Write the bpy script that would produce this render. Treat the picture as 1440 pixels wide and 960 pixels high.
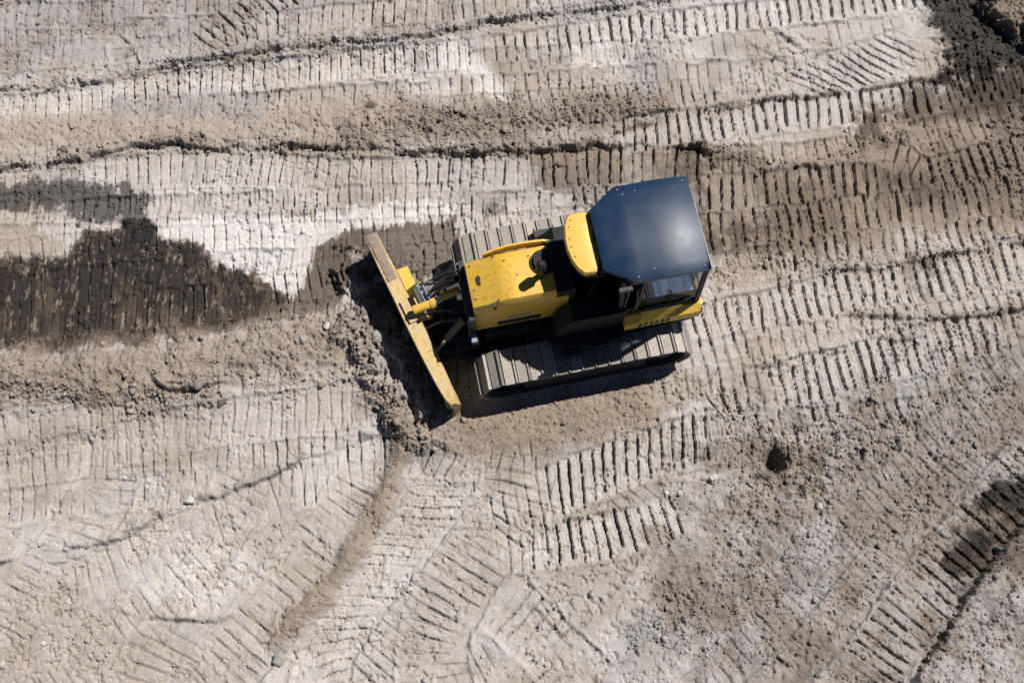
import bpy, bmesh, math, random
import numpy as np
from mathutils import Vector, Matrix
R = math.radians
random.seed(7)
sc = bpy.context.scene
for o in list(bpy.data.objects): bpy.data.objects.remove(o)

# ------------------------------------------------------------------ camera
TILT, DIST, FPX = 17.0, 18.7, 1544.0
CAM = Vector((0, -DIST*math.sin(R(TILT)), DIST*math.cos(R(TILT))))
cd = bpy.data.cameras.new('camera'); cam = bpy.data.objects.new('camera', cd); sc.collection.objects.link(cam)
cam.location = CAM; cam.rotation_euler = (R(TILT), 0, 0)
cd.sensor_width = 36; cd.lens = 36*FPX/1440; cd.clip_end = 2000
sc.camera = cam
sc.render.resolution_x = 1024; sc.render.resolution_y = 682
# ------------------------------------------------------------------ light
SUN_EL = 55.5; SHD = Vector((-0.825, -0.565)).normalized()       # horizontal direction the shadows fall
w = bpy.data.worlds.new('World'); sc.world = w; w.use_nodes = True
nt = w.node_tree; bg = nt.nodes['Background']
sky = nt.nodes.new('ShaderNodeTexSky'); sky.sky_type = 'NISHITA'; sky.sun_disc = False
sky.sun_elevation = R(SUN_EL); sky.sun_rotation = math.atan2(-SHD.x, -SHD.y)
sky.air_density = 0.55; sky.dust_density = 0.15; sky.altitude = 1200
nt.links.new(sky.outputs[0], bg.inputs[0]); bg.inputs[1].default_value = 0.05
sl = bpy.data.lights.new('sun', 'SUN'); sl.energy = 5.0; sl.angle = R(0.55); sl.color = (1.0, 0.965, 0.91)
so = bpy.data.objects.new('sun', sl); sc.collection.objects.link(so)
tosun = Vector((-SHD.x*math.cos(R(SUN_EL)), -SHD.y*math.cos(R(SUN_EL)), math.sin(R(SUN_EL))))
so.rotation_euler = tosun.to_track_quat('Z', 'Y').to_euler(); so.location = (8, 8, 20)
sc.view_settings.view_transform = 'Standard'; sc.view_settings.look = 'None'
sc.view_settings.gamma = 1; sc.view_settings.exposure = 0.47; sc.view_settings.use_curve_mapping = False
sc.render.engine = 'CYCLES'; sc.cycles.max_bounces = 6; sc.cycles.diffuse_bounces = 2

# ------------------------------------------------------------------ materials
def mat(name, col, rough=.6, metal=0, coat=0, dust=0, dustcol=(.30,.25,.20), scale=6, bump=0, grime=0, spec=.5):
    m = bpy.data.materials.new(name); m.use_nodes = True; n = m.node_tree.nodes; l = m.node_tree.links
    p = n['Principled BSDF']; p.inputs['Roughness'].default_value = rough; p.inputs['Metallic'].default_value = metal
    p.inputs['Coat Weight'].default_value = coat; p.inputs['Specular IOR Level'].default_value = spec
    tc = n.new('ShaderNodeTexCoord')
    a = n.new('ShaderNodeTexNoise'); a.inputs['Scale'].default_value = scale; a.inputs['Detail'].default_value = 9; a.inputs['Roughness'].default_value = .65
    l.new(tc.outputs['Object'], a.inputs['Vector'])
    r = n.new('ShaderNodeValToRGB'); e = r.color_ramp.elements
    e[0].position = .42; e[0].color = (0,0,0,1); e[1].position = .68; e[1].color = (1,1,1,1)
    l.new(a.outputs['Fac'], r.inputs[0])
    mul = n.new('ShaderNodeMath'); mul.operation = 'MULTIPLY'; mul.inputs[1].default_value = dust
    l.new(r.outputs[0], mul.inputs[0])
    mx = n.new('ShaderNodeMix'); mx.data_type = 'RGBA'; mx.inputs[6].default_value = (*col, 1); mx.inputs[7].default_value = (*dustcol, 1)
    l.new(mul.outputs[0], mx.inputs[0]); out = mx.outputs[2]
    b2 = n.new('ShaderNodeTexNoise'); b2.inputs['Scale'].default_value = scale*7; b2.inputs['Detail'].default_value = 6
    l.new(tc.outputs['Object'], b2.inputs['Vector'])
    if grime:
        r2 = n.new('ShaderNodeValToRGB'); e = r2.color_ramp.elements
        e[0].position = .5; e[0].color = (1,1,1,1); e[1].position = .72; g = 1-grime; e[1].color = (g,g*.95,g*.88,1)
        l.new(b2.outputs['Fac'], r2.inputs[0])
        m2 = n.new('ShaderNodeMix'); m2.data_type = 'RGBA'; m2.blend_type = 'MULTIPLY'; m2.inputs[0].default_value = 1
        l.new(out, m2.inputs[6]); l.new(r2.outputs[0], m2.inputs[7]); out = m2.outputs[2]
    l.new(out, p.inputs['Base Color'])
    rr = n.new('ShaderNodeMapRange'); rr.inputs[3].default_value = rough; rr.inputs[4].default_value = min(1, rough+.35)
    l.new(mul.outputs[0], rr.inputs[0]); l.new(rr.outputs[0], p.inputs['Roughness'])
    if bump:
        b = n.new('ShaderNodeBump'); b.inputs['Strength'].default_value = bump; b.inputs['Distance'].default_value = .01
        l.new(b2.outputs['Fac'], b.inputs['Height']); l.new(b.outputs[0], p.inputs['Normal'])
    return m
M = dict(
 yellow = mat('yellow_paint', (.57,.34,.030), .42, dust=.30, dustcol=(.44,.33,.16), scale=2.5, bump=.12, grime=.25),
 yellow_bright = mat('bright_yellow_paint', (.60,.375,.055), .35, dust=.15, dustcol=(.6,.45,.2), scale=3, grime=.12),
 yellow_dirty = mat('dusty_yellow_paint', (.48,.34,.13), .65, dust=.95, dustcol=(.42,.335,.22), scale=2.2, bump=.4, grime=.3),
 roof = mat('black_roof_paint', (.005,.020,.050), .38, coat=.0, dust=.22, dustcol=(.05,.075,.11), scale=1.5, bump=.03, spec=.26),
 black = mat('black_paint', (.010,.011,.013), .55, dust=.3, dustcol=(.035,.03,.027), scale=4, bump=.15),
 steel = mat('dirty_steel', (.06,.055,.05), .55, metal=.4, dust=.7, dustcol=(.10,.08,.065), scale=5, bump=.5, grime=.4),
 shoe = mat('worn_track_steel', (.27,.245,.225), .6, metal=.15, dust=.85, dustcol=(.34,.29,.235), scale=7, bump=.9, grime=.72),
 chrome = mat('chrome_rod', (.55,.6,.68), .2, metal=1),
 matte = mat('matte_black_panel', (.006,.007,.009), .6, dust=.15, dustcol=(.02,.018,.016), scale=4, spec=.3),
 rubber = mat('black_hose', (.02,.022,.028), .45, spec=.6),
 glint_bolt = mat('glint_and_bolt_metal', (.16,.17,.19), .5, metal=.3, grime=.4, scale=6),  # bolt metal, also the light tone painted for a roof edge glint
 light_patch = mat('window_light_patch', (.34,.42,.54), .6),  # pale blue stands for the light seen in the side window
 seat = mat('grey_seat_fabric', (.34,.42,.54), .85),
 white = mat('lamp_lens', (.22,.27,.33), .3),
 soilcap = mat('dry_mud', (.27,.21,.16), .95, dust=.6, dustcol=(.20,.15,.11), scale=9, bump=1, grime=.4),
 stone_w = mat('white_stone', (.42,.40,.37), .9, dust=.5, dustcol=(.30,.27,.23), scale=20, bump=.5),
 stone_g = mat('grey_stone', (.26,.245,.23), .9, dust=.5, dustcol=(.30,.26,.22), scale=20, bump=.8),
 stone_d = mat('dark_moist_clod', (.085,.07,.058), .9, dust=.5, dustcol=(.16,.13,.10), scale=20, bump=1),
 stone_t = mat('tan_clod', (.25,.20,.145), .95, dust=.5, dustcol=(.20,.16,.12), scale=20, bump=1),
)
g = bpy.data.materials.new('cab_glass'); g.use_nodes = True; n = g.node_tree.nodes; l = g.node_tree.links
n.remove(n['Principled BSDF']); t = n.new('ShaderNodeBsdfTransparent'); t.inputs[0].default_value = (.55,.6,.66,1)
gl = n.new('ShaderNodeBsdfGlossy'); gl.inputs['Roughness'].default_value = .03; gl.inputs['Color'].default_value = (.5,.55,.62,1); lw = n.new('ShaderNodeLayerWeight'); lw.inputs[0].default_value = .5; pw = n.new('ShaderNodeMath'); pw.operation = 'POWER'; pw.inputs[1].default_value = 5; l.new(lw.outputs['Facing'], pw.inputs[0])
fr = n.new('ShaderNodeMath'); fr.operation = 'MULTIPLY_ADD'; fr.inputs[1].default_value = .6; fr.inputs[2].default_value = .04; l.new(pw.outputs[0], fr.inputs[0])
mx = n.new('ShaderNodeMixShader'); l.new(fr.outputs[0], mx.inputs[0]); l.new(t.outputs[0], mx.inputs[1]); l.new(gl.outputs[0], mx.inputs[2])
l.new(mx.outputs[0], n['Material Output'].inputs[0]); M['glass'] = g

# ------------------------------------------------------------------ terrain helpers
def P(px, py, z=0.0):                      # where a point read off the photograph lies on the ground, metres
    t = R(TILT); f = (0, math.sin(t), -math.cos(t)); u = (0, math.cos(t), math.sin(t))
    dx = (px-720); dy = f[1]*FPX + u[1]*(480-py); dz = f[2]*FPX + u[2]*(480-py)
    k = (z-CAM.z)/dz
    return (CAM.x+dx*k, CAM.y+dy*k)
PXM = 1/82.5
rng = np.random.RandomState(3)
TAB = rng.rand(512, 512).astype(np.float32)
def vnoise(x, y, s, seed=0):
    a = .5+seed*1.3; ca, sa = math.cos(a), math.sin(a)
    u = (x*ca - y*sa)/s + 17.3*seed+100; v = (x*sa + y*ca)/s + 9.1*seed+100
    iu = np.floor(u).astype(np.int32); iv = np.floor(v).astype(np.int32); fu = u-iu; fv = v-iv
    fu = fu*fu*(3-2*fu); fv = fv*fv*(3-2*fv)
    i0 = iu & 511; i1 = (iu+1) & 511; j0 = iv & 511; j1 = (iv+1) & 511
    return (TAB[i0,j0]*(1-fu)+TAB[i1,j0]*fu)*(1-fv) + (TAB[i0,j1]*(1-fu)+TAB[i1,j1]*fu)*fv
def fbm(x, y, s, o=4, seed=0, g=.5):
    r = 0; a = 1; t = 0
    for k in range(o): r = r + a*vnoise(x, y, s/2.03**k, seed+k*.77); t += a; a *= g
    return r/t                              # 0..1
def ss(a, b, x):
    t = np.clip((x-a)/(b-a), 0, 1); return t*t*(3-2*t)
def axis(lo, hi, st, far):
    c = list(np.arange(lo, hi+st/2, st)); a = []; s = st; p = c[-1]
    while p < far: s *= 1.05 if s < .08 else (1.0 if p < hi+9 else 1.22); p += s; a.append(p)
    b = []; s = st; p = c[0]
    while p > -far: s *= 1.05 if s < .08 else (1.0 if p > lo-9 else 1.22); p -= s; b.append(p)
    return np.array(b[::-1]+c+a)
XS = axis(-10.0, 10.0, .0165, 400); YS = axis(-6.0, 7.6, .0165, 400)
X, Y = np.meshgrid(XS, YS); X = X.astype(np.float32); Y = Y.astype(np.float32)
NY, NX = X.shape
near = np.clip(1-(np.maximum(np.abs(X)-16, 0)+np.maximum(np.abs(Y)-13, 0))/12, 0, 1)
WX = X + (fbm(X, Y, .5, 3, 2)-.5)*.16; WY = Y + (fbm(X, Y, .5, 3, 5)-.5)*.16
big = fbm(X, Y, 3.1, 4, 11); mid = fbm(X, Y, .55, 4, 21); fine = fbm(X, Y, .09, 3, 31, .6); grain = fbm(X, Y, .035, 2, 41, .7)
H = (big-.5)*.10 + (mid-.5)*.035 + (fine-.5)*.014*near
col = {k: np.array(v, np.float32) for k, v in dict(pale=(.475,.437,.40), tan=(.375,.315,.25), grey=(.315,.293,.275),
       white=(.63,.60,.56), wet=(.0185,.0125,.0092), brown=(.092,.068,.050), damp=(.275,.218,.163), clod=(.235,.19,.15)).items()}
C = np.empty((NY, NX, 3), np.float32); C[:] = col['pale']
def blend(name, m):
    global C
    C += (col[name]-C)*m[..., None]
def blend_s(name, sl, m): C[sl] += (col[name]-C[sl])*m[..., None]
blend('tan', ss(.50, .68, fbm(X, Y, 1.4, 5, 51))*.75); blend('grey', ss(.52, .72, fbm(X, Y, 1.1, 5, 61))*.5)
blend('white', ss(.58, .75, fbm(X, Y, .8, 5, 71))*.35)
CL = ss(.55, .8, fbm(X, Y, 1.2, 4, 81)).astype(np.float32)*.08        # how crumbly the soil is
WET = np.zeros_like(H)

def spline(pts, px=True, step=.09):
    p = [np.array(P(*q) if px else q, float) for q in pts]
    if len(p) == 2: c = [p[0]+(p[1]-p[0])*t for t in np.linspace(0, 1, 12)]
    else:
        q = [2*p[0]-p[1]]+p+[2*p[-1]-p[-2]]; c = []
        for i in range(1, len(q)-2):
            a, b, d, e = q[i-1:i+3]; k = max(3, int(np.linalg.norm(d-b)/.2))
            for t in np.arange(k)/k:
                c.append(.5*((2*b)+(-a+d)*t+(2*a-5*b+4*d-e)*t*t+(-a+3*b-3*d+e)*t**3))
        c.append(p[-1])
    return np.array(c)
def near_line(c, reach):
    """distance along and signed distance across the curve for every grid point near it (across > 0 on the right-hand side)"""
    lo = c.min(0)-reach; hi = c.max(0)+reach
    x0, x1 = np.searchsorted(XS, [lo[0], hi[0]]); y0, y1 = np.searchsorted(YS, [lo[1], hi[1]])
    sl = (slice(y0, y1), slice(x0, x1)); shp = (y1-y0, x1-x0)
    if min(shp) < 2: return None
    best = np.full(shp, 1e9, np.float32); S = np.zeros(shp, np.float32); D = np.zeros(shp, np.float32); s0 = 0
    for a, b in zip(c[:-1], c[1:]):
        L = np.linalg.norm(b-a); u = (b-a)/L
        i0, i1 = np.searchsorted(XS, [min(a[0], b[0])-reach, max(a[0], b[0])+reach]); j0, j1 = np.searchsorted(YS, [min(a[1], b[1])-reach, max(a[1], b[1])+reach])
        i0 = max(i0, x0); j0 = max(j0, y0); i1 = min(i1, x1); j1 = min(j1, y1)
        if i1 <= i0 or j1 <= j0: s0 += L; continue
        q = (slice(j0-y0, j1-y0), slice(i0-x0, i1-x0)); gx = X[j0:j1, i0:i1]-a[0]; gy = Y[j0:j1, i0:i1]-a[1]
        t = gx*u[0]+gy*u[1]; d = gx*u[1]-gy*u[0]; tc = np.clip(t, 0, L); e = np.hypot(t-tc, d)
        m = e < best[q]
        best[q][m] = e[m]; S[q][m] = (s0+t)[m]; D[q][m] = d[m]
        s0 += L
    return sl, best, S, D, s0
HASH = rng.rand(4096)
def trail(pts, w, skew=0, depth=1.0, pitch=.2, tone=None, ta=.5, fade=.35, sink=.03, patch=.35, seed=None, px=True):
    """a lane pressed by a crawler track: w px wide, cross grooves left by the grousers"""
    seed = len(pts)*7+int(abs(pts[0][0]))+int(abs(pts[0][1])) if seed is None else seed
    c = spline(pts, px); hw = w*PXM/2 if px else w/2
    r = near_line(c, hw+.25)
    if r is None: return
    sl, best, S, D, L = r
    x, y = X[sl], Y[sl]
    edge = D + (fbm(x, y, .22, 3, seed*.3)-.5)*.10
    m = (1-ss(hw-.04, hw+.03, np.abs(edge)))*ss(-.05, fade, S)*(1-ss(L-fade, L+.05, S))
    m *= (best < hw+.2)
    H[sl] = H[sl]*(1-m*.8) + m*(.25*(H[sl]*.6) - sink + (fbm(x, y, .3, 2, seed+.5)-.5)*.02)
    rim = np.exp(-((np.abs(edge)-hw-.035)/.035)**2)*(best < hw+.2)*ss(0, fade, S)*(1-ss(L-fade, L, S))
    H[sl] += rim*.028*(fbm(x, y, .15, 3, seed+.9)*1.6-.1)
    ph = (S + edge*math.tan(R(skew)) + (fbm(x, y, .45, 2, seed+3)-.5)*.055 + (fbm(x, y, .06, 2, seed+4)-.5)*.016)/pitch
    i = np.floor(ph).astype(int); fr = ph-i; hs = HASH[(i*7+seed*13) & 4095]; h2 = HASH[(i*11+seed*29+5) & 4095]
    dg = np.abs(fr-.5+(h2-.5)*.18)*pitch; gw = .012+.009*hs
    pn = fbm(x, y, .5, 3, seed+6)
    st = np.clip(.45+.75*h2, 0, 1)*(1-patch+patch*2*ss(.35, .6, pn))*(1-ss(hw*.8, hw*1.02, np.abs(edge+(hs-.5)*.16)))
    st = st*(.25+.75*ss(.30, .50, fbm(x, y, .17, 3, seed+7)))
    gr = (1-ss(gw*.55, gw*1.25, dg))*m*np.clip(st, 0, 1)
    H[sl] += -gr*.115*depth + m*(fr-.5)*(.012)*depth
    # lumps of soil squeezed up beside the groove
    H[sl] += m*np.exp(-((dg-gw*1.9)/.015)**2)*.010*depth*np.clip(st, 0, 1)*(fr > .5)
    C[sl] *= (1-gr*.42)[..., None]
    CL[sl] *= (1-m*.75)
    if tone: C[sl] += (col[tone]-C[sl])*(m*ta*(.55+.6*fbm(x, y, .35, 3, seed+8)))[..., None]
def ridge(pts, w, h, kind='mound', rough=.6, tone='clod', ta=.6, cl=.6, tw=1.0, fade=.4, px=True, cover=0):
    """mound: a windrow of soil; cliff: a broken edge dropping to the right-hand side of the line (down in the photograph)"""
    seed = int(abs(pts[0][0])*.7+abs(pts[-1][1])*1.3) % 97
    c = spline(pts, px); hw = w*PXM/2 if px else w/2
    r = near_line(c, hw*3+.3)
    if r is None: return
    sl, best, S, D, L = r; x, y = X[sl], Y[sl]
    d = D + (fbm(x, y, .28, 4, seed*.31, .6)-.5)*hw*1.5*min(1, .25/hw+.3)
    en = ss(-.1, fade, S)*(1-ss(L-fade, L+.1, S))*(best < hw*3+.25)
    if kind == 'cliff': br = ss(.34, .55, fbm(x, y, .6, 5, seed+12, .65)); en = en*(br if h < .075 else .45+.55*br)
    hh = h*(.55+.9*fbm(x, y, .5, 3, seed+2))
    if kind == 'mound': prof = np.exp(-(d/hw)**2)
    else: prof = np.where(d < 0, np.exp(-(d/(hw*1.6))**2), 1-ss(0, .045+.05*fbm(x, y, .2, 2, seed+8), d))
    lump = (fbm(x, y, .16, 4, seed+3, .6)-.5)
    zone = np.exp(-(d/(hw*1.25))**2)*en
    if cover:
        zc = np.exp(-(d/(hw*1.1))**4)*en*cover; H[sl] = H[sl]*(1-zc)
        C[sl] += (col[tone]-C[sl])*np.clip(zc*.9, 0, 1)[..., None]
    H[sl] += en*prof*hh + zone*rough*h*lump*1.6
    if kind == 'cliff':
        e = np.exp(-((d-.03)/.045)**2)*en
        C[sl] += (col['brown']-C[sl])*(e*.75*ss(.3, .6, fbm(x, y, .12, 3, seed+4)))[..., None]
        H[sl] -= np.exp(-((d-.06)/.04)**2)*en*h*.35
    C[sl] += (col[tone]-C[sl])*(np.exp(-(d/(hw*1.3*tw))**2)*en*np.clip(ta*(.4+.9*fbm(x, y, .25, 4, seed+6)), 0, 1))[..., None]
    CL[sl] = np.maximum(CL[sl], zone*cl)
def region(poly, tone=None, ta=.9, soft=.05, warp=1.0, wet=0, dh=0, cl=None, clamp=False, rough=0):
    q = np.array([P(*p) for p in poly]); lo = q.min(0)-soft-.4; hi = q.max(0)+soft+.4
    x0, x1 = np.searchsorted(XS, [lo[0], hi[0]]); y0, y1 = np.searchsorted(YS, [lo[1], hi[1]]); sl = (slice(y0, y1), slice(x0, x1))
    x = X[sl]+(WX[sl]-X[sl])*warp; y = Y[sl]+(WY[sl]-Y[sl])*warp
    ins = np.zeros(x.shape, bool); dist = np.full(x.shape, 1e9, np.float32)
    for a, b in zip(q, np.roll(q, -1, 0)):
        cnd = ((a[1] > y) != (b[1] > y)); den = (b[1]-a[1]) or 1e-9
        ins ^= cnd & (x < (b[0]-a[0])*(y-a[1])/den+a[0])
        ab = b-a; t = np.clip(((x-a[0])*ab[0]+(y-a[1])*ab[1])/(ab@ab), 0, 1)
        dist = np.minimum(dist, np.hypot(x-a[0]-ab[0]*t, y-a[1]-ab[1]*t))
    sd = np.where(ins, dist, -dist) + (fbm(X[sl], Y[sl], .3, 5, 93, .7)-.5)*min(.9, soft*8) + ((vnoise(X[sl], Y[sl]*.16, .035, 94)-.5)*.16 if soft <= .1 else 0) + (fbm(X[sl], Y[sl], .1, 3, 91, .65)-.5)*soft*1.6
    m = ss(-soft, soft, sd)
    if tone: C[sl] += (col[tone]-C[sl])*(m*ta)[..., None]
    if wet: WET[sl] = np.maximum(WET[sl], m*wet)
    if dh: H[sl] += m*dh
    if rough: H[sl] += m*rough*(fbm(X[sl], Y[sl], .14, 4, 95, .62)-.5)*2
    if cl is not None: CL[sl] = CL[sl]*(1-m)+cl*m
    return sl, m
# ------------------------------------------------------------------ terrain, worked by the machine in this order
# broad tones
region([(-300,560),(-300,900),(0,960),(420,960),(640,820),(560,640),(300,600)], 'pale', .5, soft=.6)
region([(560,640),(520,960),(1000,960),(960,700),(760,650)], 'grey', .25, soft=.5)
region([(1000,560),(1440,440),(1800,380),(1800,1100),(980,960),(940,800)], 'grey', .55, soft=.6, cl=.36, rough=.035)
region([(0,-60),(0,110),(480,60),(500,-60)], 'grey', .55, soft=.3)
region([(-200,100),(-200,230),(400,205),(700,150),(500,140),(300,160)], 'tan', .35, soft=.25)
region([(0,600),(250,590),(330,640),(150,680),(0,700)], 'tan', .6, soft=.2)
region([(0,790),(0,960),(330,960),(200,880),(90,830)], 'tan', .55, soft=.25)
region([(380,210),(760,180),(1000,190),(1010,140),(800,120),(520,150)], 'tan', .5, soft=.2, cl=.45)
region([(990,200),(1440,150),(1500,480),(1180,500),(1000,560)], 'tan', .33, soft=.35)
# faint old lanes all over the site
for k in range(22):
    y0 = -70+k*34+ (k*37 % 11)
    trail([(-260, y0+60+k*2), (200, y0+38), (620, y0+20), (1000, y0-6), (1300, y0-34), (1720, y0-90)], 46, (k*5 % 9)-4, (.16 if y0 < 130 else .34)+.03*(k*7 % 9), patch=.9, sink=.012, seed=k+300)
for k in range(0, 9, 2):
    x0 = 60+k*95; trail([(x0-260, 1060), (x0-60, 880), (x0+60, 740), (x0+110, 640)], 80, (k*11 % 30)-15, .28, patch=.9, sink=.012, seed=k+340)
# top of the photograph
trail([(-200,60),(0,22),(110,20),(190,8)], 44, 6, .5, tone='grey')
trail([(185,110),(170,60),(215,40)], 40, 0, .3)
trail([(270,70),(330,30),(430,-22),(560,-70)], 60, -12, 1.0)
trail([(295,62),(350,42),(430,28),(560,16),(640,8)], 46, 8, .9, tone='pale')
trail([(600,22),(760,-5),(900,-20)], 40, 5, .5)
trail([(-100,165),(80,148),(260,118),(420,100),(540,86),(678,72)], 50, 4, .9, tone='white', ta=.45)
trail([(672,72),(760,60),(860,44),(980,30),(1120,14),(1320,-10),(1500,-30)], 48, 4, 1.5, tone='white', ta=.3, patch=.15, seed=16)
trail([(-100,200),(60,180),(240,152),(420,140),(620,130)], 36, 2, .55, tone='grey')
trail([(720,84),(840,72),(930,70)], 34, 4, .35)
ridge([(-160,150),(0,128),(120,116),(210,98),(330,78),(480,58),(560,56),(640,38),(700,28),(860,10),(960,-8),(1100,-30)], 24, .08, 'cliff', tone='grey', ta=.5, cl=.85)
ridge([(230,96),(330,80),(470,62),(600,50)], 34, .06, 'mound', rough=1.2, tone='grey', ta=.5, cl=.8)
region([(800,60),(850,48),(868,90),(850,112),(815,95)], 'white', .5, soft=.12)
region([(660,70),(690,90),(710,135),(670,130),(640,90)], 'white', .8, soft=.12)
# windrow, upper middle
ridge([(-160,205),(0,190),(250,178),(480,165),(620,160)], 60, .08, rough=.25, tone='tan', ta=.8, cl=.15, cover=.8)
ridge([(470,185),(600,175),(720,168),(850,155),(960,150)], 58, .10, rough=1.1, tone='clod', ta=.65, cl=.85, cover=.6)
trail([(960,110),(1050,104),(1130,96)], 46, 0, .3)
trail([(1110,132),(1160,108),(1230,84),(1290,60)], 74, -34, 1.0, tone='pale')
ridge([(1030,46),(1060,62),(1110,90)], 16, .05, 'cliff', tone='grey', ta=.4, cl=.3)
ridge([(1082,36),(1110,54),(1135,72)], 12, .05, 'cliff', tone='grey', ta=.4, cl=.3)
# lanes left of the machine
trail([(120,246),(300,236),(480,246),(640,242),(760,240)], 54, 2, .75, tone='pale', ta=.5)
trail([(150,292),(350,284),(440,276),(560,272),(660,268)], 32, 2, .5)
trail([(740,242),(860,232),(960,232),(1060,238)], 62, 3, 1.15, tone='clod', ta=.75)
ridge([(-160,262),(0,236),(100,224),(160,211),(250,203),(350,207),(480,207),(620,213),(700,212),(850,205),(950,203),(1070,222)], 26, .105, 'cliff', tone='clod', ta=.65, cl=.8)
# lanes right of the machine, older below newer
trail([(870,190),(960,180),(1100,160),(1250,146),(1350,128),(1460,108),(1700,70)], 56, 4, 1.5, tone='pale', ta=.35, patch=.15, seed=15)
trail([(1000,222),(1120,215),(1230,200)], 34, 3, .5, tone='tan')
trail([(960,272),(1050,268),(1180,258),(1300,248),(1400,226),(1460,214),(1700,180)], 60, 3, 1.4, tone='grey', ta=.35, patch=.2, seed=17)
trail([(1240,206),(1290,240),(1310,290)], 50, -18, .7)
trail([(960,330),(1060,318),(1200,300),(1330,286),(1460,268),(1700,240)], 58, 4, 1.15, tone='clod', ta=.35)
trail([(1060,370),(1180,350),(1300,340),(1440,318),(1700,280)], 50, 3, .8, tone='pale', ta=.2)
trail([(955,470),(1010,452),(1100,432),(1200,408),(1300,392),(1440,362),(1700,320)], 62, 5, 1.5, tone='pale', ta=.3, patch=.15, seed=14)
trail([(900,520),(980,500),(1080,480),(1180,462)], 40, 4, .5)
trail([(1078,546),(1180,522),(1290,492),(1370,470),(1420,462)], 66, 6, 1.6, tone='pale', ta=.5, patch=.1, seed=13)
trail([(985,582),(1020,560),(1080,548)], 56, 4, .8)
ridge([(1150,378),(1240,372),(1330,354),(1440,338),(1700,300)], 20, .07, 'cliff', tone='clod', ta=.5, cl=.5)
ridge([(1060,515),(1120,512),(1180,492),(1300,470)], 16, .05, 'cliff', tone='clod', ta=.3, cl=.3)
ridge([(1180,440),(1290,444),(1380,440),(1500,425)], 16, .05, 'cliff', tone='clod', ta=.4, cl=.4)
ridge([(840,190),(960,162),(1080,140),(1190,128),(1330,106),(1440,84)], 16, .06, 'cliff', tone='clod', ta=.5, cl=.4)
ridge([(990,212),(1120,228),(1240,196),(1300,190)], 24, .045, rough=.9, tone='tan', ta=.5, cl=.5)
ridge([(990,385),(1080,366),(1160,362)], 40, .04, rough=.8, tone='tan', ta=.6, cl=.5)
# below the machine
trail([(690,742),(760,700),(840,664),(930,634),(1010,606)], 72, 18, 1.6, tone='white', ta=.4, patch=.1, seed=11)
trail([(690,776),(790,764),(880,746),(970,716)], 60, 2, 1.5, tone='white', ta=.4, patch=.15, seed=12)
trail([(520,560),(400,582),(260,602),(100,640)], 62, 8, 0.37, tone='pale', patch=.75)
trail([(60,830),(140,805),(235,760),(330,722),(410,692)], 60, 0, 0.31, tone='pale', ta=.5, patch=.75)
trail([(400,690),(450,672),(520,650),(600,636)], 62, 12, .85, tone='white', ta=.4)
trail([(620,1020),(610,900),(660,800),(715,720),(735,650)], 92, 0, 0.43, tone='tan', ta=.25, patch=.75)
trail([(440,1000),(470,900),(540,800),(590,740),(640,670)], 74, -34, 0.50, tone='white', ta=.35, patch=.75)
trail([(300,960),(360,890),(440,790),(500,710),(530,650)], 90, 0, 0.37, tone='tan', ta=.25, patch=.75)
trail([(180,1000),(220,930),(260,880)], 90, -10, 0.25, tone='tan', ta=.2, patch=.75)
trail([(690,830),(745,880),(840,980)], 82, 0, 0.46, tone='pale', ta=.4, patch=.75)
trail([(560,640),(650,650),(740,640)], 46, 24, .6)
ridge([(560,560),(560,640),(540,700),(508,760),(470,815),(420,870),(370,905)], 30, .09, rough=.35, tone='damp', ta=.4, cl=.22, tw=1.0, cover=1)
ridge([(-100,810),(0,788),(80,768),(150,760),(250,710),(330,688),(400,655),(460,625),(540,606)], 18, .06, 'cliff', tone='grey', ta=.3, cl=.35)
region([(190,800),(250,780),(330,760),(345,820),(320,860),(200,858)], 'white', .45, soft=.12, warp=.5)
ridge([(150,852),(210,866),(300,870),(330,862)], 12, .04, 'cliff', tone='clod', ta=.3, cl=.3)
ridge([(720,740),(790,735),(860,715),(900,700)], 16, .03, rough=1, tone='tan', ta=.5, cl=.4)
ridge([(740,835),(800,900),(860,980)], 10, .03, 'cliff', tone='tan', ta=.3, cl=.2)
# lower right, loose ground
for a in range(9):
    x0 = 980+a*52; ridge([(x0+330, 430+a*14),(x0+190, 640),(x0+40, 820),(x0-60, 980)], 20, .030, rough=1.8, tone='grey', ta=.35, cl=.75)
trail([(1100,960),(1160,860),(1250,740),(1330,620)], 46, 0, .35)
trail([(1190,1010),(1262,890),(1345,785),(1425,690),(1540,560)], 78, 0, .8, tone='clod', ta=.35)
region([(1312,800),(1365,705),(1440,660),(1530,580),(1560,640),(1440,750),(1385,815),(1330,810)], 'wet', .97, soft=.13, warp=1.2, wet=.8)
region([(1395,800),(1412,765),(1445,735),(1560,640),(1600,760),(1440,800)], 'brown', .75, soft=.03, wet=.5)
ridge([(1560,610),(1440,738),(1392,800),(1345,868),(1290,955),(1250,1020)], 14, .11, 'cliff', tone='clod', ta=.4, cl=.4)
trail([(860,560),(960,540),(1060,520)], 40, 4, .35)
sl, m = region([(1072,632),(1096,622),(1112,645),(1104,672),(1078,666)], 'brown', .8, soft=.14, warp=.3)
qx, qy = P(1090, 648); PIT = np.exp(-(((X-qx)/.15)**2+((Y-qy)/.19)**2)**1.4)*.42
sl, m = region([(1000,565),(1030,560),(1080,580),(1120,600),(1160,570),(1200,585),(1150,680),(1090,700),(1030,690)], 'tan', .2, soft=.2, cl=.7, rough=.04)
region([(870,880),(960,800),(1000,830),(960,890),(900,920)], 'grey', .9, soft=.15, warp=1.5, cl=.8, rough=.03)
region([(1120,640),(1180,600),(1250,620),(1200,680),(1130,700)], 'clod', .35, soft=.15, warp=1.5, cl=.8, rough=.04)
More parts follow.
